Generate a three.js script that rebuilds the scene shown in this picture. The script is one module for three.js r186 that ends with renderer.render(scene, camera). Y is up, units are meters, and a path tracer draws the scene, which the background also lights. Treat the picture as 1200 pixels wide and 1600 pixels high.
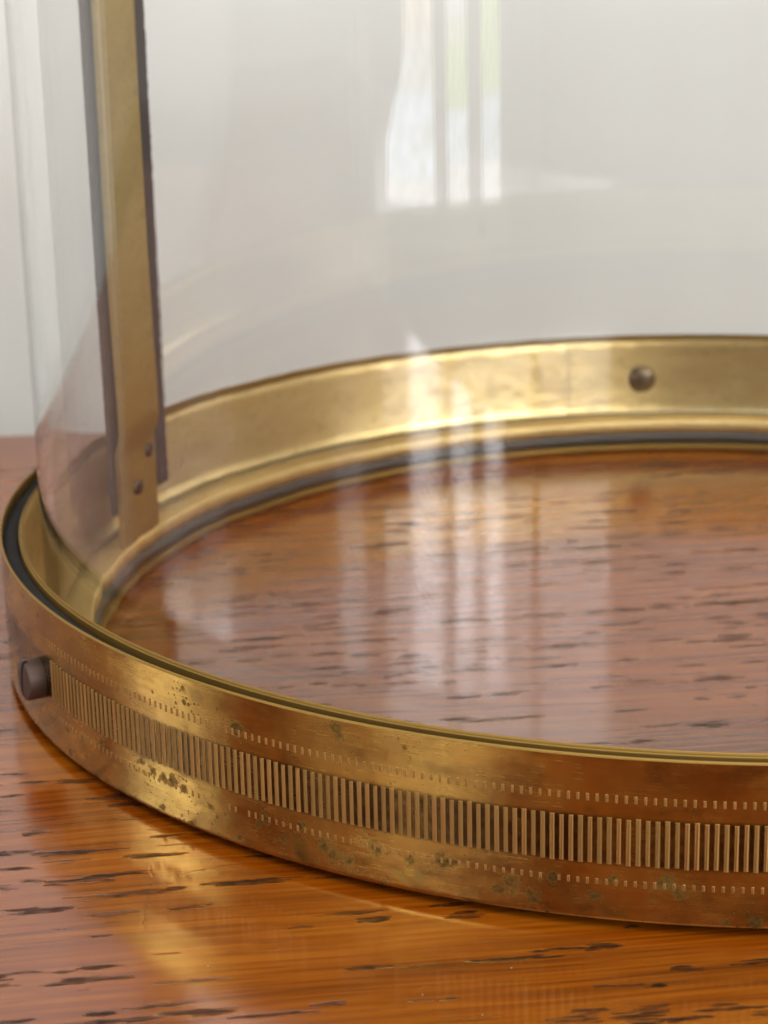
import * as THREE from 'three';
import { mergeGeometries, mergeVertices, toCreasedNormals } from 'three/addons/utils/BufferGeometryUtils.js';
import { RectAreaLightUniformsLib } from 'three/addons/lights/RectAreaLightUniformsLib.js';
import { RoundedBoxGeometry } from 'three/addons/geometries/RoundedBoxGeometry.js';
import { Brush, Evaluator, SUBTRACTION } from 'three-bvh-csg';

// ------------------------------------------------------------------ camera
const scene = new THREE.Scene();
const camera = new THREE.PerspectiveCamera(26, 0.75, 0.01, 30);
{
  // axes of a hand-held telephone camera about 30 cm from the middle of the ring, looking 16.6 degrees down
  const yaw = -0.0221, pitch = 0.2903, roll = 0.0249;
  const cy = Math.cos(yaw), sy = Math.sin(yaw), cp = Math.cos(pitch), sp = Math.sin(pitch), cr = Math.cos(roll), sr = Math.sin(roll);
  const A = new THREE.Matrix4().set(cy, 0, -sy, 0, 0, 1, 0, 0, sy, 0, cy, 0, 0, 0, 0, 1);
  const B = new THREE.Matrix4().set(1, 0, 0, 0, 0, cp, -sp, 0, 0, sp, cp, 0, 0, 0, 0, 1);
  const C = new THREE.Matrix4().set(cr, -sr, 0, 0, sr, cr, 0, 0, 0, 0, 1, 0, 0, 0, 0, 1);
  const view = C.multiply(B).multiply(A);
  camera.quaternion.setFromRotationMatrix(view.transpose());
  camera.position.set(-0.0539, 0.10428, 0.29836);
}
camera.focus = 0.236;
camera.userData.fStop = 48;
scene.add(camera);

// ------------------------------------------------------------------ exposure and light
const renderer = new THREE.WebGLRenderer({ antialias: true });
renderer.toneMapping = THREE.LinearToneMapping;
renderer.toneMappingExposure = 1.32;
renderer.shadowMap.enabled = true;
RectAreaLightUniformsLib.init();
scene.background = new THREE.Color().setRGB(0.17, 0.165, 0.155);      // the pale room all round, out of the picture

const TAU = Math.PI * 2, D = Math.PI / 180;
const col = (r, g, b) => new THREE.Color().setRGB(r, g, b);

// ------------------------------------------------------------------ helpers
let seed = 20240;
const rnd = () => { seed = (seed * 1664525 + 1013904223) >>> 0; return seed / 4294967296; };
const HASH = new Float32Array(65536); for (let i = 0; i < 65536; i++) HASH[i] = rnd();
const h2 = (x, y) => HASH[((x * 73 + y * 157 + ((x * y) & 1023) * 31) ^ (y << 7) ^ (x << 3)) & 65535];
function noise(x, y) {
  const xi = Math.floor(x), yi = Math.floor(y); let fx = x - xi, fy = y - yi;
  fx = fx * fx * (3 - 2 * fx); fy = fy * fy * (3 - 2 * fy);
  const a = h2(xi, yi), b = h2(xi + 1, yi), c = h2(xi, yi + 1), d = h2(xi + 1, yi + 1);
  return a + (b - a) * fx + (c - a) * fy + (a - b - c + d) * fx * fy;
}
const fbm = (x, y, o) => { let s = 0, a = 0.5, t = 0; for (let i = 0; i < o; i++) { s += a * noise(x, y); t += a; x = x * 2.03 + 17.1; y = y * 2.03 + 9.7; a *= 0.5; } return s / t; };
const clamp = (x, a = 0, b = 1) => Math.min(b, Math.max(a, x));
const smooth = (a, b, x) => { const t = clamp((x - a) / (b - a)); return t * t * (3 - 2 * t); };
const mix = (a, b, t) => a + (b - a) * t;
function tex(w, h, fill, srgb) {                       // fill(i, j) -> [r, g, b] 0..1
  const d = new Uint8Array(w * h * 4);
  for (let j = 0; j < h; j++) for (let i = 0; i < w; i++) {
    const c = fill(i, j), k = (j * w + i) * 4;
    d[k] = clamp(c[0]) * 255; d[k + 1] = clamp(c[1]) * 255; d[k + 2] = clamp(c[2]) * 255; d[k + 3] = 255;
  }
  const t = new THREE.DataTexture(d, w, h, THREE.RGBAFormat);
  t.wrapS = t.wrapT = THREE.RepeatWrapping; t.magFilter = THREE.LinearFilter; t.minFilter = THREE.LinearMipmapLinearFilter; t.generateMipmaps = true;
  if (srgb) t.colorSpace = THREE.SRGBColorSpace;
  t.needsUpdate = true; return t;
}
const toS = (c) => c <= 0.0031308 ? c * 12.92 : 1.055 * Math.pow(c, 1 / 2.4) - 0.055;

function obj(name, geometry, material, parent = scene) {
  const m = new THREE.Mesh(geometry, material); m.name = name; m.castShadow = m.receiveShadow = true; parent.add(m); return m;
}
// toCreasedNormals joins points nearer than a centimetre, so it is fed millimetres
function creased(g, a) { g.scale(1000, 1000, 1000); const c = toCreasedNormals(g, a); c.scale(0.001, 0.001, 0.001); return c; }
// a turned piece: profile of [radius, height] in metres, closed; uv = (three turns of texture per circle, height over 18 mm)
function turned(profile, segments = 360, from = 0, sweep = TAU, crease = 0.5) {
  const pts = profile.map(([r, y]) => new THREE.Vector2(r, y));
  const g = new THREE.LatheGeometry(pts, segments, from, sweep);
  const uv = g.attributes.uv, n = pts.length; let len = [0];
  for (let i = 1; i < n; i++) len.push(len[i - 1] + pts[i].distanceTo(pts[i - 1]));
  for (let i = 0; i <= segments; i++) for (let j = 0; j < n; j++)
    uv.setXY(i * n + j, (from + i / segments * sweep) / TAU * 3, len[j] / 0.018);
  return crease ? creased(g, crease) : g;
}

// ------------------------------------------------------------------ the window that the glass, the brass and the varnish mirror
const ringAt = new THREE.Vector3(0, 0, 0);
function onBearing(az, dist, y) { return new THREE.Vector3(Math.sin(az * D) * dist, y, Math.cos(az * D) * dist); }
const outside = tex(32, 32, (i, j) => { const a = noise(i * 0.33, j * 0.22 + 40), b = noise(i * 0.5 + 9, j * 0.4), v = 0.62 + 0.55 * (a - 0.5) + 0.4 * (b - 0.5); return [v * (0.92 + 0.2 * b), v, v * (0.85 + 0.3 * a)]; });
const frameMat = new THREE.MeshStandardMaterial({ color: col(0.42, 0.40, 0.36), roughness: 0.55 });
function makeWindow(name, label, az, dist, y0, y1, panes, zones, frameW) {
  // panes: [from, to] across in metres seen from the ring, left to right; zones: [from, to, colour, radiance] in height
  const g = new THREE.Group(); g.name = name; scene.add(g);
  g.position.copy(onBearing(az, dist, y0)); g.rotation.y = az * D + Math.PI;
  g.userData = { label, category: 'window' };
  const x0 = panes[0][0] - frameW, x1 = panes[panes.length - 1][1] + frameW, H = y1 - y0;
  const bar = (n, xa, xb, ya, yb, dz = 0) => { const m = obj(n, new RoundedBoxGeometry(xb - xa, yb - ya, 0.05, 2, 0.004), frameMat, g); m.position.set((xa + xb) / 2, (ya + yb) / 2, dz); };
  bar('frame_rail', x0, x1, -0.05, 0); bar('frame_rail', x0, x1, H, H + 0.05);
  bar('frame_stile', x0, x0 + frameW, 0, H); bar('frame_stile', x1 - frameW, x1, 0, H);
  for (let i = 1; i < panes.length; i++) bar('mullion', panes[i - 1][1], panes[i][0], 0, H);
  panes.forEach(([a, b], n) => { for (const [za, zb, c, L] of zones[n] && zones[n][0].length ? zones[n] : zones) {
    const w = b - a, h = zb - za;
    const seen = zones[n] && zones[n][0].length ? 0.72 : 0.12;          // share of the glow that the pane itself shows, with the uneven colours of what lies outside
    const mat = new THREE.MeshStandardMaterial({ color: col(0.02, 0.02, 0.02), roughness: 0.3, emissive: c, emissiveIntensity: L * seen * (seen > 0.5 ? 1.3 : 1), emissiveMap: seen > 0.5 ? outside : null });
    const p = obj('window_pane', new THREE.BoxGeometry(w, h - 0.002, 0.004), mat, g); p.position.set((a + b) / 2, (za + zb) / 2, -0.012);
    const l = new THREE.RectAreaLight(c, L * (1 - seen), w, h); l.name = 'window_light';
    l.position.set((a + b) / 2, (za + zb) / 2, -0.008); l.rotation.y = Math.PI;
    // a RectAreaLight shines along its own -z; the window's +z looks at the ring
    g.add(l);
  } });
  return g;
}
const mirrorSpot = new THREE.Vector3(-0.042, 0, 0.084);             // where the glass shows the window
{
  const pale = col(0.78, 0.91, 1.0), green = col(0.66, 0.88, 0.36), warm = col(1.0, 0.88, 0.72), white = col(0.96, 0.98, 0.95), sky = col(0.95, 0.98, 1.0);
  const w = makeWindow('casement_window', 'tall three-light casement window with grey frame, facing the table', -51, 2.5, -0.316, 0.985,
    [[-0.390, -0.268], [-0.178, -0.036], [0.052, 0.42]],
    [[[0, 0.05, white, 2.9], [0.05, 0.13, pale, 2.5], [0.13, 0.30, green, 2.1], [0.30, 0.55, white, 2.0], [0.55, 1.301, sky, 12.0]],
      [[0, 0.05, white, 2.7], [0.05, 0.115, pale, 2.8], [0.115, 0.20, green, 2.2], [0.20, 0.55, white, 2.1], [0.55, 1.301, sky, 12.0]],
      [[0, 0.03, white, 2.7], [0.03, 0.135, pale, 3.1], [0.135, 0.19, white, 2.3], [0.19, 0.55, warm, 2.1], [0.55, 1.301, sky, 12.0]]], 0.05);
  w.position.add(mirrorSpot);
  const pane2 = makeWindow('sash_window', 'small high window beyond the curtain, facing the table', -67.5, 2.5, 0.66, 0.985, [[-0.11, 0.11]], [[0, 0.325, sky, 4.5]], 0.04); pane2.position.add(mirrorSpot);
  // curtain gathered between the two, drawn back low down
  const nx = 60, ny = 40, pos = [], idx = [];
  for (let j = 0; j <= ny; j++) for (let i = 0; i <= nx; i++) {
    const y = mix(1.40, -0.30, j / ny), inner = mix(0.245, 0.385, smooth(0.20, 0.06, y)), outer = 0.62, t = i / nx;
    pos.push(mix(inner, outer, t), y, 0.06 + 0.022 * Math.sin(t * 40 + Math.sin(y * 3)) * (0.6 + 0.4 * t));
  }
  for (let j = 0; j < ny; j++) for (let i = 0; i < nx; i++) { const a = j * (nx + 1) + i; idx.push(a, a + 1, a + nx + 2, a, a + nx + 2, a + nx + 1); }
  const cg = new THREE.BufferGeometry(); cg.setAttribute('position', new THREE.Float32BufferAttribute(pos, 3)); cg.setIndex(idx); cg.computeVertexNormals();
  const cu = obj('curtain', cg, new THREE.MeshStandardMaterial({ color: col(0.50, 0.48, 0.44), roughness: 0.95, side: THREE.DoubleSide }));
  cu.position.copy(w.position); cu.rotation.copy(w.rotation); cu.userData = { label: 'pale gathered curtain hanging between the two windows', category: 'curtain' };
  makeWindow('side_window', 'two-light window with grey frame to the left of the table', -97, 1.7, 0.55, 0.92, [[-0.22, -0.02], [0.02, 0.22]], [[0, 0.37, sky, 9]], 0.05);
  // added unseen fill light, high behind the camera, for the wall and table
  const fillPanel = makeWindow('added_fill_panel', 'added sloping fill light panel high above the front of the table, out of view', -12, 1.30, 1.25, 2.55, [[-0.85, -0.03], [0.03, 0.85]], [[0, 1.30, sky, 2.4]], 0.06);
  makeWindow('garden_window', 'wide three-light window with grey frame, right of the camera and facing the table', 37, 1.75, 0.24, 1.30, [[-0.80, -0.30], [-0.25, 0.25], [0.30, 0.80]], [[0, 1.06, sky, 5.6]], 0.05);
  fillPanel.rotation.order = 'YXZ'; fillPanel.rotation.x = 0.95;
}

// ------------------------------------------------------------------ the setting: table top and wall
const TABLE_Y = -0.0010;
const GRAIN = 5 * D;
const WU = 0.42, WV = 0.30;                                          // metres that the wood texture covers along and across the grain
const woodMaps = (() => {
  const W = 2048, H = 2048, px = WU / W, pz = WV / H;
  const dark = new Float32Array(W * H), pit = new Float32Array(W * H);
  const thread = (x, z, len, wid, strength) => {                      // one fine dark line along the grain, ragged in width and depth
    const n = Math.ceil(len / px), wob = rnd() * 100, sl = (rnd() - 0.5) * 0.03;
    for (let k = 0; k <= n; k++) {
      const t = k / n, d0 = noise(wob + t * len * 1400, 3.3), edge = Math.pow(Math.sin(Math.PI * clamp(t, 0.001, 0.999)), 0.4) * (0.35 + 1.1 * d0);
      const hw = wid * edge + pz * 0.3, zc = z + sl * (t - 0.5) * len + (noise(wob + t * len * 500, 8.1) - 0.5) * wid * 1.8;
      const i = ((Math.round(x / px) + k) % W + W) % W, j0 = Math.floor((zc - hw * 1.5) / pz), j1 = Math.ceil((zc + hw * 1.5) / pz), st = strength * (0.45 + 0.9 * noise(wob + t * len * 900, 21.7));
      for (let j = j0; j <= j1; j++) {
        const v = smooth(1.4, 0.3, Math.abs(j * pz - zc) / hw) * st, q = ((j % H + H) % H) * W + i;
        if (v > dark[q]) dark[q] = v;
        if (v > 0.3) pit[q] = Math.max(pit[q], v);
      }
    }
  };
  const pore = (x, z, len, wid, strength) => {                        // a sheaf of threads in a lens shape
    const n = 2 + Math.round(wid / 0.00014);
    for (let k = 0; k < n; k++) {
      const o = (rnd() + rnd() - 1), L = len * mix(0.35, 0.95, rnd()) * (1 - 0.5 * Math.abs(o)), a = x + (len - L) * rnd();
      thread(a, z + o * wid, L, mix(0.00013, 0.00030, rnd()), strength * mix(0.7, 1.15, rnd()));
    }
  };
  for (let c = 0; c < 1400; c++) {                                    // pores lie in broken rows along the grain
    let x = rnd() * WU, z = rnd() * WV; const n = 1 + Math.floor(rnd() * 3.2), big = rnd();
    for (let k = 0; k < n; k++) {
      const len = mix(0.003, 0.013, rnd() * rnd()) * (0.7 + big * 0.7), wid = mix(0.00018, 0.00125, rnd() * big);
      pore(x, z + (rnd() - 0.5) * 0.0010, len, wid, mix(0.7, 1.15, rnd()));
      x += len * mix(0.8, 1.9, rnd());
    }
  }
  for (let c = 0; c < 12000; c++) thread(rnd() * WU, rnd() * WV, mix(0.001, 0.005, rnd()), mix(0.00004, 0.00013, rnd()), mix(0.15, 0.6, rnd() * rnd()));
  const c1 = [0.115, 0.020, 0.0008], c2 = [0.238, 0.050, 0.0014], c3 = [0.335, 0.090, 0.004], cp = [0.014, 0.006, 0.004];
  const scr = [];                                                     // old scratches and dents in the varnish
  for (let k = 0; k < 26; k++) scr.push([rnd() * WU, rnd() * WV, rnd() * TAU, mix(0.003, 0.016, rnd())]);
  const scratch = new Float32Array(W * H);
  for (const [x, z, a, L] of scr) for (let t = 0; t < L; t += px * 0.5) {
    const bend = Math.sin(t / L * 2) * 0.2, i = Math.round((x + Math.cos(a + bend) * t) / px), j = Math.round((z + Math.sin(a + bend) * t) / pz);
    scratch[((j % H + H) % H) * W + ((i % W + W) % W)] = 0.7 * noise(t * 2000, x * 900);
  }
  const per = (x, y, o) => fbm(x, y, o);
  const map = tex(W, H, (i, j) => {
    const x = i * px, z = j * pz, warp = (fbm(x * 14, z * 20, 3) - 0.5) * 0.006;
    const broad = per(x * 9 + 3, (z + warp) * 70, 4), fib = noise(x * 90, (z + warp) * 2600), fib2 = fbm(x * 30, (z + warp) * 700, 3);
    let t = clamp(0.5 + (broad - 0.5) * 0.95 + (fib2 - 0.5) * 0.7 + (fib - 0.5) * 0.60);
    const d = clamp(dark[j * W + i]), s = scratch[j * W + i];
    const c = [0, 1, 2].map((k) => { let v = t < 0.5 ? mix(c1[k], c2[k], t * 2) : mix(c2[k], c3[k], t * 2 - 1); v = mix(v, cp[k], d * 0.93); return toS(mix(v, v * 0.35 + 0.02, s)); });
    return c;
  }, true);
  const bump = tex(W, H, (i, j) => {
    const x = i * px, z = j * pz;
    const v = 0.72 + (fbm(x * 60, z * 420, 3) - 0.5) * 0.22 + (fbm(x * 160, z * 200, 2) - 0.5) * 0.10 - clamp(pit[j * W + i]) * 0.42 - scratch[j * W + i] * 0.35; return [v, v, v];
  });
  const rough = tex(1024, 1024, (i, j) => {
    const x = i * 2 * px, z = j * 2 * pz, v = 0.34 + (fbm(x * 70, z * 90, 4) - 0.5) * 0.22 + clamp(pit[j * 2 * W + i * 2]) * 0.9; return [v, v, v];
  });
  const spec = tex(1024, 1024, () => [1, 1, 1]);                       // open pores hold no varnish
  for (let j = 0; j < 1024; j++) for (let i = 0; i < 1024; i++) spec.image.data[(j * 1024 + i) * 4 + 3] = 255 * (1 - 0.85 * clamp(pit[j * 2 * W + i * 2]));
  return { map, bump, rough, spec };
})();
const woodMat = new THREE.MeshPhysicalMaterial({ map: woodMaps.map, bumpMap: woodMaps.bump, bumpScale: 0.00009, roughnessMap: woodMaps.rough, roughness: 0.40, metalness: 0, ior: 1.74, specularIntensityMap: woodMaps.spec });
const TABLE = { x0: -0.62, x1: 0.72, z0: -0.1155, z1: 0.238 };
{
  const s = new THREE.Shape(), { x0, x1, z0, z1 } = TABLE;
  const g = new RoundedBoxGeometry(x1 - x0, 0.024, z1 - z0, 4, 0.0035); g.translate((x0 + x1) / 2, TABLE_Y - 0.012, (z0 + z1) / 2);
  const p = g.attributes.position, uv = g.attributes.uv, c = Math.cos(GRAIN), sn = Math.sin(GRAIN);
  for (let i = 0; i < p.count; i++) {
    const x = p.getX(i) + 0.235, z = p.getZ(i) + 0.150 - (p.getY(i) - TABLE_Y);
    uv.setXY(i, (x * c - z * sn) / WU, (x * sn + z * c) / WV);
  }
  const t = obj('table_top', g, woodMat); t.userData = { kind: 'structure', label: 'varnished orange brown wooden table top with dark open pores', category: 'table' };
}
{
  const g = new THREE.BoxGeometry(14, 0.05, 14); g.translate(-0.6, -0.775, 4.5);
  const f = obj('floor', g, new THREE.MeshStandardMaterial({ color: col(0.20, 0.165, 0.13), roughness: 0.85 }));
  f.userData = { kind: 'structure', label: 'plain brown floor below the table', category: 'floor' };
}
{
  const g = new THREE.BoxGeometry(0.08, 2.9, 4.4); g.translate(2.1, 0.70, 2.0);
  const f = obj('side_wall', g, new THREE.MeshStandardMaterial({ color: col(0.74, 0.73, 0.70), roughness: 0.9 }));
  f.userData = { kind: 'structure', label: 'plain off-white wall to the right of the table', category: 'wall' };
}
const WALL_Z = -0.160;
{
  const wallBump = tex(512, 512, (i, j) => { const a = i / 512 * 40, b = j / 512 * 40; const v = fbm(a, b, 4); return [v, v, v]; }); wallBump.repeat.set(9, 8);
  const m = new THREE.MeshStandardMaterial({ color: col(0.78, 0.76, 0.70), roughness: 0.9, bumpMap: wallBump, bumpScale: 0.00016 });
  const g = new THREE.BoxGeometry(2.58, 2.2, 0.08); g.translate(0.78, 0.45, WALL_Z - 0.04);
  const w = obj('wall', g, m); w.userData = { kind: 'structure', label: 'plain off-white painted wall behind the table', category: 'wall' };
}

// ------------------------------------------------------------------ brass
// where tarnish shows on the band: bearing in degrees, height in mm, radius in mm
const STAINS = [[-55.15, 15.56, .25], [-45.62, 16.51, .31], [-45.57, 14.88, .31], [-45.15, 14.84, .25], [-40.87, 13.7, .94], [-41.13, 13.96, .75], [-33.17, 16.69, .81], [-33.1, 15.86, .75], [-28.48, 16.18, .38], [-51.76, 8.64, .5], [-50.47, 5.39, .62], [-49.08, 4.94, .56], [-48.07, 4.84, .75], [-47.09, 4.65, .88], [-46.15, 4.35, .56], [-58.03, 3.99, .75], [-60.66, 3.69, .56], [-55.19, 5.2, .62], [-48.28, .81, .44], [-45.39, .43, .31], [-43.47, 3.38, .56], [-38.95, 4.14, .81], [-39.34, 3.21, .56], [-43.04, 2.44, .31], [-33.7, 2.27, 1], [-34.38, 3.11, 1.12], [-30.94, 4.07, 1.12], [-32.55, 1.99, .75], [-27.51, 10.28, .62], [-27.86, 9.1, .5], [-26.26, 4.2, 1], [-25.44, 4.09, .75], [-21.86, 2.92, 1.12], [-20.7, 1.78, 1], [-22.65, 2, .75], [-16.9, 2.6, .88], [-12.85, 4.65, 1], [-12.12, 3.68, .88], [-9.55, .76, .62], [-7.74, .88, .88], [-28.35, 3.89, .75], [-30.14, .42, .62], [-37.56, 2.5, .62], [-36.02, 4.66, .75], [-41.02, .9, .5], [-60.36, .96, .5], [-12.36, 10.98, .38], [-23.42, 6.1, .5], [-19.55, 4.19, .88], [-15.98, 4.54, .62]];
const bandMaps = (() => {
  const W = 2048, H = 256, mmU = 209.44 / W, mmV = 18 / H;             // a third of the way round by 18 mm
  const T = new Float32Array(W * H);
  const blot = (u, v, r, s) => {
    const R = r * 2.1;
    for (let j = Math.floor((v - R) / mmV); j <= (v + R) / mmV; j++) for (let i = Math.floor((u - R) / mmU); i <= (u + R) / mmU; i++) {
      if (j < 0 || j >= H) continue;
      const dx = i * mmU - u, dy = (j * mmV - v) * 1.1, n = fbm(i * mmU * 1.6 + 7, j * mmV * 1.6, 3), n2 = noise(i * mmU * 5, j * mmV * 5);
      const val = s * smooth(1.25, 0.35, Math.hypot(dx, dy) / r + (n - 0.5) * 1.5) * (0.45 + 0.75 * n2);
      const q = j * W + ((i % W) + W) % W; T[q] = Math.max(T[q], val);
    }
  };
  for (const [az, y, r] of STAINS) { blot(((az + 360) % 120) / 120 * 209.44, y, r * 1.0, r < 0.4 ? 0.75 : 0.8); for (let k = 0; k < 9; k++) blot(((az + (rnd() - 0.5) * 3 + 360) % 120) / 120 * 209.44, clamp(y + (rnd() - 0.5) * 3, 0.2, 17), mix(0.05, 0.2, rnd()), mix(0.3, 0.7, rnd())); }
  for (let k = 0; k < 420; k++) { const low = rnd() < 0.72; blot(rnd() * 209.44, low ? rnd() * 6.5 : 6 + rnd() * 12, mix(0.08, 0.35, rnd() * rnd()), mix(0.3, 0.8, rnd())); }
  const clean = [0.600, 0.405, 0.095], aged = [0.360, 0.215, 0.055], spot = [0.040, 0.025, 0.011];
  const map = tex(W, H, (i, j) => {
    const u = i * mmU, v = j * mmV, n = fbm(u * 0.12, v * 0.25, 4), brush = noise(u * 0.7, v * 14) * 0.6 + noise(u * 0.25 + 40, v * 32) * 0.4;
    const age = clamp(0.5 + (n - 0.5) * 1.5 + (brush - 0.5) * 0.25 + (fbm(u * 1.3, v * 1.3, 3) - 0.5) * 0.4), t = clamp(T[j * W + i]);
    const ribRowDark = smooth(5.9, 6.5, v) * smooth(11.7, 11.1, v) * (0.58 + 0.45 * noise(u * 0.3, 3) + 0.3 * (noise(u * 2, v * 2) - 0.5));   // darker brown across the height of the rib row
    const patch = smooth(0.54, 0.78, fbm(u * 0.22 + 31, v * 0.42 + 5, 4)) * 0.40 * (0.6 + 0.8 * noise(u * 3, v * 3));                       // uneven brown patina
    return [0, 1, 2].map((k) => toS(mix(mix(mix(mix(clean[k], aged[k], age), [0.16, 0.095, 0.038][k], patch), [0.045, 0.028, 0.014][k], clamp(ribRowDark) * 0.92), spot[k], t * 0.9)));
  }, true);
  const rough = tex(W, H, (i, j) => {
    const u = i * mmU, v = j * mmV, brush = noise(u * 0.5, v * 18), n = fbm(u * 0.5, v * 0.5, 3), r = 0.23 + (brush - 0.5) * 0.10 + (n - 0.5) * 0.14 + clamp(T[j * W + i]) * 0.35; return [r, r, r];
  });
  const bump = tex(W, H, (i, j) => { const u = i * mmU, v = j * mmV, b = 0.5 + (noise(u * 0.6, v * 20) - 0.5) * 0.35 + (noise(u * 2.5, v * 2.5) - 0.5) * 0.2 + clamp(T[j * W + i]) * 0.25 * noise(u * 8, v * 8); return [b, b, b]; });
  return { map, rough, bump };
})();
const bandMat = new THREE.MeshStandardMaterial({ map: bandMaps.map, metalness: 1, roughness: 1, roughnessMap: bandMaps.rough, bumpMap: bandMaps.bump, bumpScale: 0.000007 });
const ribMat = new THREE.MeshStandardMaterial({ color: col(0.46, 0.285, 0.095), metalness: 1, roughness: 0.40 });
const rimMat = new THREE.MeshStandardMaterial({ color: col(0.36, 0.215, 0.055), metalness: 1, roughness: 0.6 });
const liningMat = new THREE.MeshStandardMaterial({ color: col(0.36, 0.215, 0.055), metalness: 1, roughness: 0.6 });   // the same aged brass, never polished
const innerMaps = (() => {
  const W = 2048, H = 128, mmU = 209.44 / W, mmV = 18 / H;
  const map = tex(W, H, (i, j) => {
    const u = i * mmU, v = j * mmV, n = fbm(u * 0.10 + 60, v * 0.3, 4), f = fbm(u * 0.9, v * 1.4, 4), brush = noise(u * 0.3, v * 12);
    const a = clamp(0.45 + (n - 0.5) * 1.2 + (brush - 0.5) * 0.2), s = smooth(0.62, 0.80, f) * 0.22;
    return [0, 1, 2].map((k) => toS(mix(mix([0.84, 0.62, 0.27][k], [0.70, 0.48, 0.19][k], a), [0.16, 0.13, 0.085][k], s)));
  }, true);
  const rough = tex(1024, 128, (i, j) => { const u = i * mmU * 2, v = j * mmV; const r = 0.44 + (fbm(u * 0.5, v * 0.8, 4) - 0.5) * 0.25; return [r, r, r]; });
  return { map, rough };
})();
const innerMat = new THREE.MeshStandardMaterial({ map: innerMaps.map, metalness: 1, roughness: 1, roughnessMap: innerMaps.rough });
const gasketMat = new THREE.MeshStandardMaterial({ color: col(0.085, 0.072, 0.056), roughness: 0.5, metalness: 0.3 });
const ledgeMat = new THREE.MeshStandardMaterial({ map: innerMaps.map, metalness: 1, roughness: 0.55 });
const screwMat = new THREE.MeshStandardMaterial({ color: col(0.085, 0.052, 0.038), roughness: 0.45, metalness: 0.55 });
const endMat = new THREE.MeshStandardMaterial({ color: col(0.20, 0.145, 0.085), roughness: 0.4, metalness: 0.9 });
const strapMat = new THREE.MeshStandardMaterial({ map: innerMaps.map, color: col(0.62, 0.62, 0.58), metalness: 1, roughness: 0.5 });
const feltMat = new THREE.MeshStandardMaterial({ color: col(0.060, 0.043, 0.036), roughness: 1 });

const base = new THREE.Group(); base.name = 'brass_ring_base'; scene.add(base);
base.userData = { label: 'round tarnished brass base ring with ribbed band, standing on the wooden table', category: 'brass base' };

const R = 0.1, BAND_H = 0.01803;
// outer band with its rounded upper edge
const band = obj('band', turned([[0.09975, 0.0004], [0.09978, 0.0001], [0.0998, 0], [0.09995, 0.00012], [0.1, 0.0003], [0.1, 0.0006], [0.1, 0.0010], [0.1, 0.0172], [0.1, 0.0175], [0.1, 0.0177]], 480, 0, TAU, 0.9), bandMat, base);
{ // texture height follows the height of the band
  const p = band.geometry.attributes.position, uv = band.geometry.attributes.uv; for (let i = 0; i < p.count; i++) uv.setY(i, clamp(p.getY(i) / 0.018, 0.002, 0.998));
}
obj('band_rim', turned([[0.1, 0.0177], [0.09997, 0.01784], [0.0999, 0.01792], [0.09984, 0.01796], [0.09978, 0.01794], [0.09975, 0.0179], [0.09975, 0.0170]], 480, 0, TAU, 0.9), rimMat, band);
obj('band_lining', turned([[0.09975, 0.0170], [0.09975, 0.0004]], 360, 0, TAU, 0), liningMat, band);

// raised ribs and ticks rolled into the band
const RIBS = 648, STEP = TAU / RIBS;
function ribGeometry(half, width, proud, seg) {                      // an upright half-round bead with rounded ends, standing on the band at bearing 0
  const pos = [], idx = [], ns = 6, rows = [], cap = 0.00004;
  const ys = []; for (let i = 0; i <= seg; i++) ys.push(-half + cap * (1 - Math.cos(Math.PI / 2 * i / seg)));
  for (let i = seg; i >= 0; i--) ys.push(half - cap * (1 - Math.cos(Math.PI / 2 * i / seg)));
  ys.forEach((y) => {
    const e = Math.abs(y) > half - cap ? Math.sqrt(Math.max(0, 1 - ((Math.abs(y) - half + cap) / cap) ** 2)) : 1, row = [];
    for (let k = 0; k <= ns; k++) { row.push(pos.length / 3); pos.push([-1, -0.86, -0.55, 0, 0.55, 0.86, 1][k] * width, y, [0, 0.58, 0.88, 1, 0.88, 0.58, 0][k] * proud * e); }
    rows.push(row);
  });
  for (let i = 0; i + 1 < rows.length; i++) for (let k = 0; k < ns; k++) { const a = rows[i][k], b = rows[i][k + 1], c = rows[i + 1][k], d = rows[i + 1][k + 1]; idx.push(a, b, d, a, d, c); }
  const g = new THREE.BufferGeometry(); g.setAttribute('position', new THREE.Float32BufferAttribute(pos, 3)); g.setIndex(idx);
  g.computeVertexNormals(); return g;
}
const ribShapes = [ribGeometry(0.00252, 0.00027, 0.00021, 2), ribGeometry(0.00247, 0.00025, 0.00019, 2), ribGeometry(0.00255, 0.00028, 0.00020, 2)];
const ribsAt = [];
for (let k = 0; k < RIBS; k++) { let az = -5 + k * 360 / RIBS; if (az > 180) az -= 360; if (az < -63.3 && az > -97) continue; ribsAt.push(az); }
ribsAt.sort((a, b) => Math.abs(a + 30) - Math.abs(b + 30));
const ribTones = [0, 1, 2, 3].map((k) => { const m = ribMat.clone(); m.color.multiplyScalar([1, 0.93, 1.06, 0.82][k]); m.roughness = [0.38, 0.45, 0.36, 0.5][k]; return m; });
const restRibs = [];
ribsAt.forEach((az, n) => {
  const g = ribShapes[n % 3], y = 0.0088 + (rnd() - 0.5) * 0.00012;
  if (n < 300) { const m = obj('rib', g, ribTones[Math.min(3, Math.floor(rnd() * 4))], band); m.position.set(Math.sin(az * D) * (R - 0.00002), y, Math.cos(az * D) * (R - 0.00002)); m.rotation.y = az * D; }
  else restRibs.push(g.clone().applyMatrix4(new THREE.Matrix4().makeRotationY(az * D).multiply(new THREE.Matrix4().makeTranslation(0, y, R - 0.00002))));
});
obj('rib_row', mergeGeometries(restRibs), ribMat, band).userData = { kind: 'stuff' };
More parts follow.
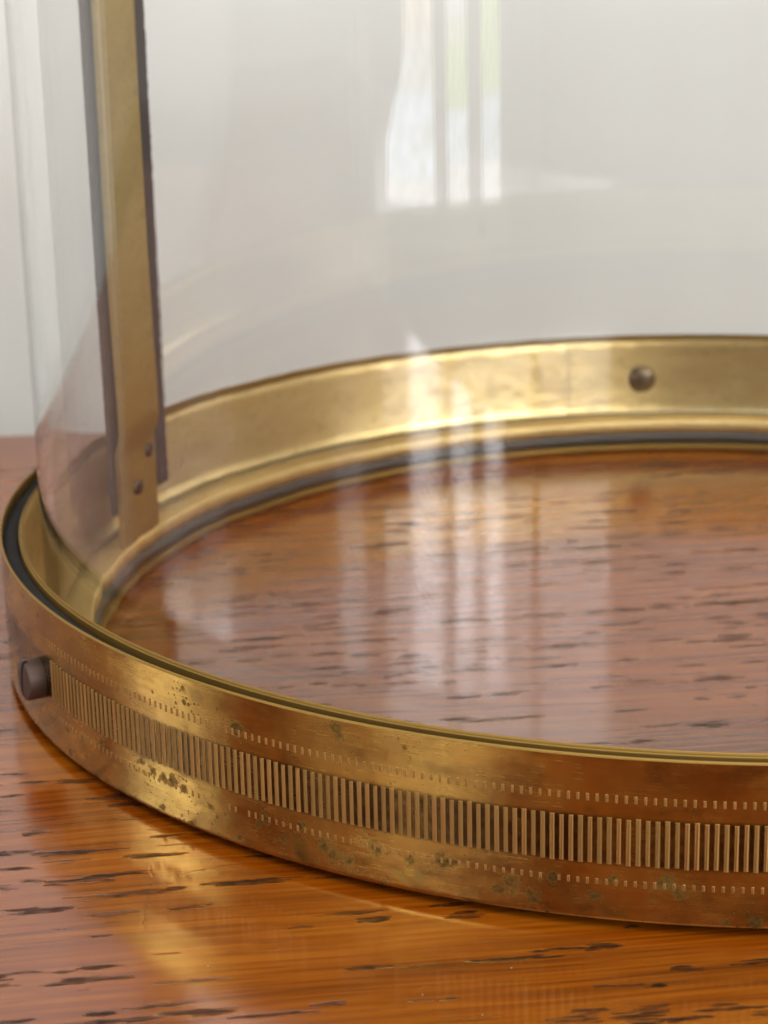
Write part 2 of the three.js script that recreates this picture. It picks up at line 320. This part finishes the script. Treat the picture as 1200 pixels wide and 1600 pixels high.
for (const [y, half, worn, tall] of [[0.01340, 0.00042, 0, 1], [0.00425, 0.00036, 0.03, 0.6]]) {
  const list = [], t = ribGeometry(half, 0.00016, 0.00014 * tall, 2);
  for (let k = 0; k < RIBS; k++) {
    let az = -5.15 + k * 360 / RIBS; if (az > 180) az -= 360; if (az < -64 && az > -97) continue;
    if (rnd() < worn || (tall < 1 && noise(az * 0.21, 5) > 0.86)) continue;
    const s = mix(0.55, 1, rnd()); const g = t.clone(); g.scale(1, mix(0.85, 1.05, rnd()), s);
    list.push(g.applyMatrix4(new THREE.Matrix4().makeRotationY(az * D).multiply(new THREE.Matrix4().makeTranslation(0, y, R - 0.00002))));
  }
  obj('tick_row', mergeGeometries(list), ribMat, band).userData = { kind: 'stuff' };
}

// inner ring: wall, cove, shelf for the glass and the strap, with an open seam at the back
const SEAM = -173.4 * D;
const inner = obj('inner_ring', turned([[0.0973, 0.0026], [0.0973, 0.0174], [0.0971, 0.0174], [0.0970, 0.0172], [0.0968, 0.0160], [0.0957, 0.0052], [0.0956, 0.0048], [0.0955, 0.0030], [0.0973, 0.0026]], 420, SEAM + 0.0008, TAU - 0.0016, 0.6), innerMat, base);
obj('inner_rim', turned([[0.0971, 0.0174], [0.0971, 0.01775], [0.0972, 0.01783], [0.0973, 0.01775], [0.0973, 0.0174]], 420, 0, TAU, 1.2), rimMat, inner);
obj('inner_ring_edge', turned([[0.09735, 0.0175], [0.09735, 0.0020], [0.0975, 0.0020], [0.0975, 0.0174], [0.09735, 0.0175]], 360, 0, TAU, 0.5), liningMat, inner);
obj('ledge', turned([[0.0955, 0.0045], [0.0890, 0.0045], [0.0886, 0.0044], [0.0884, 0.0041], [0.0883, 0.0028], [0.0886, 0.0023], [0.0950, 0.0022], [0.0955, 0.0045]], 360, 0, TAU, 0.9), ledgeMat, base);
obj('gasket', turned([[0.0896, 0.0023], [0.0889, 0.0024], [0.0883, 0.0022], [0.0880, 0.0018], [0.0879, 0.0012], [0.0880, 0.0007], [0.0886, 0.0003], [0.0896, 0.0001]], 360, 0, TAU, 1.2), gasketMat, base);
obj('foot_rim', turned([[0.0896, TABLE_Y], [0.0877, TABLE_Y], [0.0873, TABLE_Y + 0.0003], [0.0872, TABLE_Y + 0.0008], [0.0874, TABLE_Y + 0.0013], [0.0886, TABLE_Y + 0.0014], [0.0896, TABLE_Y + 0.0012]], 360, 0, TAU, 1.0), rimMat, base);

// added black ring standing in for the deep shade between band and inner ring
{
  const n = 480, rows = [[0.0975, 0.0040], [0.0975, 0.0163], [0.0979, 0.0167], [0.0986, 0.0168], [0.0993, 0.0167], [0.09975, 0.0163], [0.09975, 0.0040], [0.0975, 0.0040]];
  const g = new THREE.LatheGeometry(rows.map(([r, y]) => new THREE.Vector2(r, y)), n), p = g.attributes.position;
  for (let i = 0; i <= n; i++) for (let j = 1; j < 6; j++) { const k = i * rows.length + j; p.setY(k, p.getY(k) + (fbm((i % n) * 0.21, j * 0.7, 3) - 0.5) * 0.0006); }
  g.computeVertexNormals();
  obj('dark_gap_fill', g, new THREE.MeshStandardMaterial({ color: col(0.014, 0.011, 0.010), roughness: 1, side: THREE.FrontSide }), base);
}

// slotted screws through the band
const evaluator = new Evaluator(); evaluator.useGroups = false;
function screwHead() {
  const prof = [[0.00002, 0], [0.0025, 0], [0.00256, 0.0003], [0.00255, 0.0021], [0.00248, 0.00235], [0.0022, 0.0025], [0.0012, 0.0026], [0.00002, 0.00265]].map(([r, y]) => new THREE.Vector2(r, y));
  const head = new Brush(new THREE.LatheGeometry(prof, 48)); head.geometry.rotateX(Math.PI / 2); head.updateMatrixWorld();
  const cut = new Brush(new THREE.BoxGeometry(0.00062, 0.008, 0.0014)); cut.position.z = 0.0026; cut.rotation.z = -0.16; cut.updateMatrixWorld();
  const g = evaluator.evaluate(head, cut, SUBTRACTION).geometry; return creased(g, 0.5);
}
const head = screwHead();
for (const az of [-65.6, 54.4, 174.4]) { const s = obj('screw', head, screwMat, band); s.position.set(Math.sin(az * D) * (R - 0.0003), 0.0076, Math.cos(az * D) * (R - 0.0003)); s.rotation.y = az * D; }
{ // end of the back screw, riveted over inside the ring
  const prof = [[0.00002, 0.0006], [0.0010, 0.00056], [0.0015, 0.0004], [0.0017, 0.00016], [0.0024, 0.0001], [0.0026, -0.0004]].map(([r, y]) => new THREE.Vector2(r, y)).reverse();
  const g = new THREE.LatheGeometry(prof, 40); g.rotateX(-Math.PI / 2);
  for (const az of [178.6, 58]) { const s = obj('screw_end', g, endMat, inner); s.position.set(Math.sin(az * D) * 0.0961, 0.0104, Math.cos(az * D) * 0.0961); s.rotation.y = az * D; }
}

// upright strap with felt behind it, standing on the shelf inside the glass
const STRAP_AZ = -107.6;
{
  function bent(mid, r0, r1, halfDeg, y0, y1, foot, rag) {                // a curved upright bar
    const na = 14, ny = rag ? 240 : 60, pos = [], idx = [], uv = [];
    const ring = [];
    for (let j = 0; j <= ny; j++) {
      const y = mix(y0, y1, j / ny), out = foot ? foot(y) : 0, w = halfDeg + (rag ? (fbm(y * 2600, 2, 3) - 0.5) * rag : 0), w2 = halfDeg + (rag ? (fbm(y * 2600, 12, 3) - 0.5) * rag : 0);
      const row = [];
      const put = (r, a) => { row.push(pos.length / 3); pos.push(Math.sin(a * D) * r, y, Math.cos(a * D) * r); uv.push(a / 120 * 1.0, y / 0.018); };
      for (let i = 0; i <= na; i++) put(r0 + out, mid - w + (w + w2) * i / na);
      for (let i = na; i >= 0; i--) put(r1 + out, mid - w + (w + w2) * i / na);
      ring.push(row);
    }
    const n = ring[0].length;
    for (let j = 0; j < ny; j++) for (let i = 0; i < n; i++) { const a = ring[j][i], b = ring[j][(i + 1) % n], c = ring[j + 1][i], d = ring[j + 1][(i + 1) % n]; idx.push(a, b, d, a, d, c); }
    for (const row of [ring[0], ring[ny]]) for (let i = 0; i < na; i++) { const a = row[i], b = row[i + 1], c = row[n - 1 - i], d = row[n - 2 - i]; idx.push(a, d, b, a, c, d); }
    const g = new THREE.BufferGeometry(); g.setAttribute('position', new THREE.Float32BufferAttribute(pos, 3)); g.setAttribute('uv', new THREE.Float32BufferAttribute(uv, 2)); g.setIndex(idx);
    return creased(g, 0.6);
  }
  const kink = (y) => -0.0009 * smooth(0.0196, 0.0215, y) + 0.0004 * smooth(0.0215, 0.05, y);
  const strap = obj('strap', bent(STRAP_AZ, 0.0887, 0.0896, 4.4, 0.0047, 0.101, kink), strapMat, base);
  obj('felt_strip', bent(-109.0, 0.0898, 0.0905, 6.7, 0.0100, 0.101, null, 0.3), feltMat, strap);
  const prof = [[0.00002, 0.00055], [0.0007, 0.0005], [0.0011, 0.0003], [0.00125, -0.0002]].map(([r, y]) => new THREE.Vector2(r, y)).reverse();
  const g = new THREE.LatheGeometry(prof, 28); g.rotateX(-Math.PI / 2);
  for (const [az, y] of [[-110.4, 0.0172], [-107.6, 0.0124]]) { const s = obj('rivet', g, screwMat, strap); s.position.set(Math.sin(az * D) * 0.0887, y, Math.cos(az * D) * 0.0887); s.rotation.y = az * D; }
}

// ------------------------------------------------------------------ glass cylinder
{
  const prof = [];
  const outer = [[0.0934, 0.0046], [0.0940, 0.0048], [0.0944, 0.0054], [0.0945, 0.0062], [0.0945, 0.0095], [0.0945, 0.02], [0.0945, 0.04], [0.0945, 0.06], [0.0945, 0.08], [0.0945, 0.098], [0.0944, 0.1006], [0.0940, 0.1014], [0.0936, 0.1017], [0.0931, 0.1014], [0.0929, 0.1006]];
  const back = [[0.0928, 0.098], [0.0928, 0.08], [0.0928, 0.06], [0.0928, 0.04], [0.0928, 0.02], [0.0928, 0.0095], [0.0928, 0.0062], [0.0929, 0.0054], [0.0931, 0.0048], [0.0934, 0.0046]];
  for (const q of [...outer, ...back]) prof.push(new THREE.Vector2(...q));
  const g = new THREE.LatheGeometry(prof, 720);
  { // old blown glass: drawn streaks run up and down it, a few hundredths of a millimetre deep
    const p = g.attributes.position, nn = g.attributes.normal, N = prof.length;
    const wave = (a, side) => 0.000016 * (noise(a * 11 + side * 50, 1.5) - 0.5) + 0.000004 * (noise(a * 55 + side * 50, 4.5) - 0.5);
    for (let i = 0; i <= 720; i++) for (let j = 0; j < N; j++) {
      const k = i * N + j, a = (i % 720) / 720 * TAU, side = j < 15 ? 0 : 1, y = p.getY(k), sw = a + y * 0.4, r = Math.hypot(p.getX(k), p.getZ(k)), w = wave(sw, side), dw = (wave(sw + 0.002, side) - w) / 0.002 / r;
      const sx = Math.sin(a), sz = Math.cos(a); p.setX(k, sx * (r + w)); p.setZ(k, sz * (r + w));
      const tilt = -dw * (nn.getX(k) * sx + nn.getZ(k) * sz);
      nn.setXYZ(k, nn.getX(k) + sz * tilt, nn.getY(k), nn.getZ(k) - sx * tilt);
    }
  }
  const m = new THREE.MeshPhysicalMaterial({ color: col(1, 1, 1), roughness: 0, metalness: 0, transmission: 1, thickness: 0.0017, ior: 1.5, attenuationColor: col(0.90, 0.95, 0.91), attenuationDistance: 0.05 });
  const o = obj('glass_cylinder', g, m);
  o.userData = { label: 'clear glass cylinder standing inside the brass ring', category: 'glass' };
}

// ------------------------------------------------------------------ dust and lint
{
  const list = [], speck = new THREE.IcosahedronGeometry(1, 0); 
  for (let k = 0; k < 70; k++) {
    const a = rnd() * TAU, r = 0.084 * Math.sqrt(rnd()), out = k > 52, x = out ? mix(-0.14, 0.02, rnd()) : Math.sin(a) * r, z = out ? mix(0.10, 0.14, rnd()) : Math.cos(a) * r;
    if (out && Math.hypot(x, z) < 0.104) continue;
    const s = mix(0.00004, 0.00010, rnd() * rnd()); list.push(speck.clone().scale(s * mix(0.7, 2.2, rnd()), s, s).rotateY(rnd() * 3).translate(x, TABLE_Y + s * 0.6, z));
  }
  const lint = (pts, rad) => list.push(new THREE.TubeGeometry(new THREE.CatmullRomCurve3(pts.map((q) => new THREE.Vector3(...q))), 10, rad, 4).toNonIndexed());
  for (let k = 0; k < 7; k++) { const a = rnd() * TAU, r = 0.08 * Math.sqrt(rnd()), x = Math.sin(a) * r, z = Math.cos(a) * r, b = rnd() * TAU, L = mix(0.0006, 0.0016, rnd()); lint([[x, TABLE_Y + 0.00006, z], [x + Math.cos(b) * L * 0.5, TABLE_Y + 0.0002, z + Math.sin(b) * L * 0.5], [x + Math.cos(b + 0.7) * L, TABLE_Y + 0.00006, z + Math.sin(b + 0.7) * L]], 0.000035); }
  const clean = list.map((g) => { const n = g.index ? g.toNonIndexed() : g; n.deleteAttribute('uv'); return n; });
  const d = obj('dust', mergeGeometries(clean), new THREE.MeshStandardMaterial({ color: col(0.40, 0.36, 0.30), roughness: 1 }));
  d.userData = { kind: 'stuff', label: 'pale dust specks and lint lying on the varnished wood', category: 'dust' };
}

scene.updateMatrixWorld(true);
renderer.render(scene, camera);
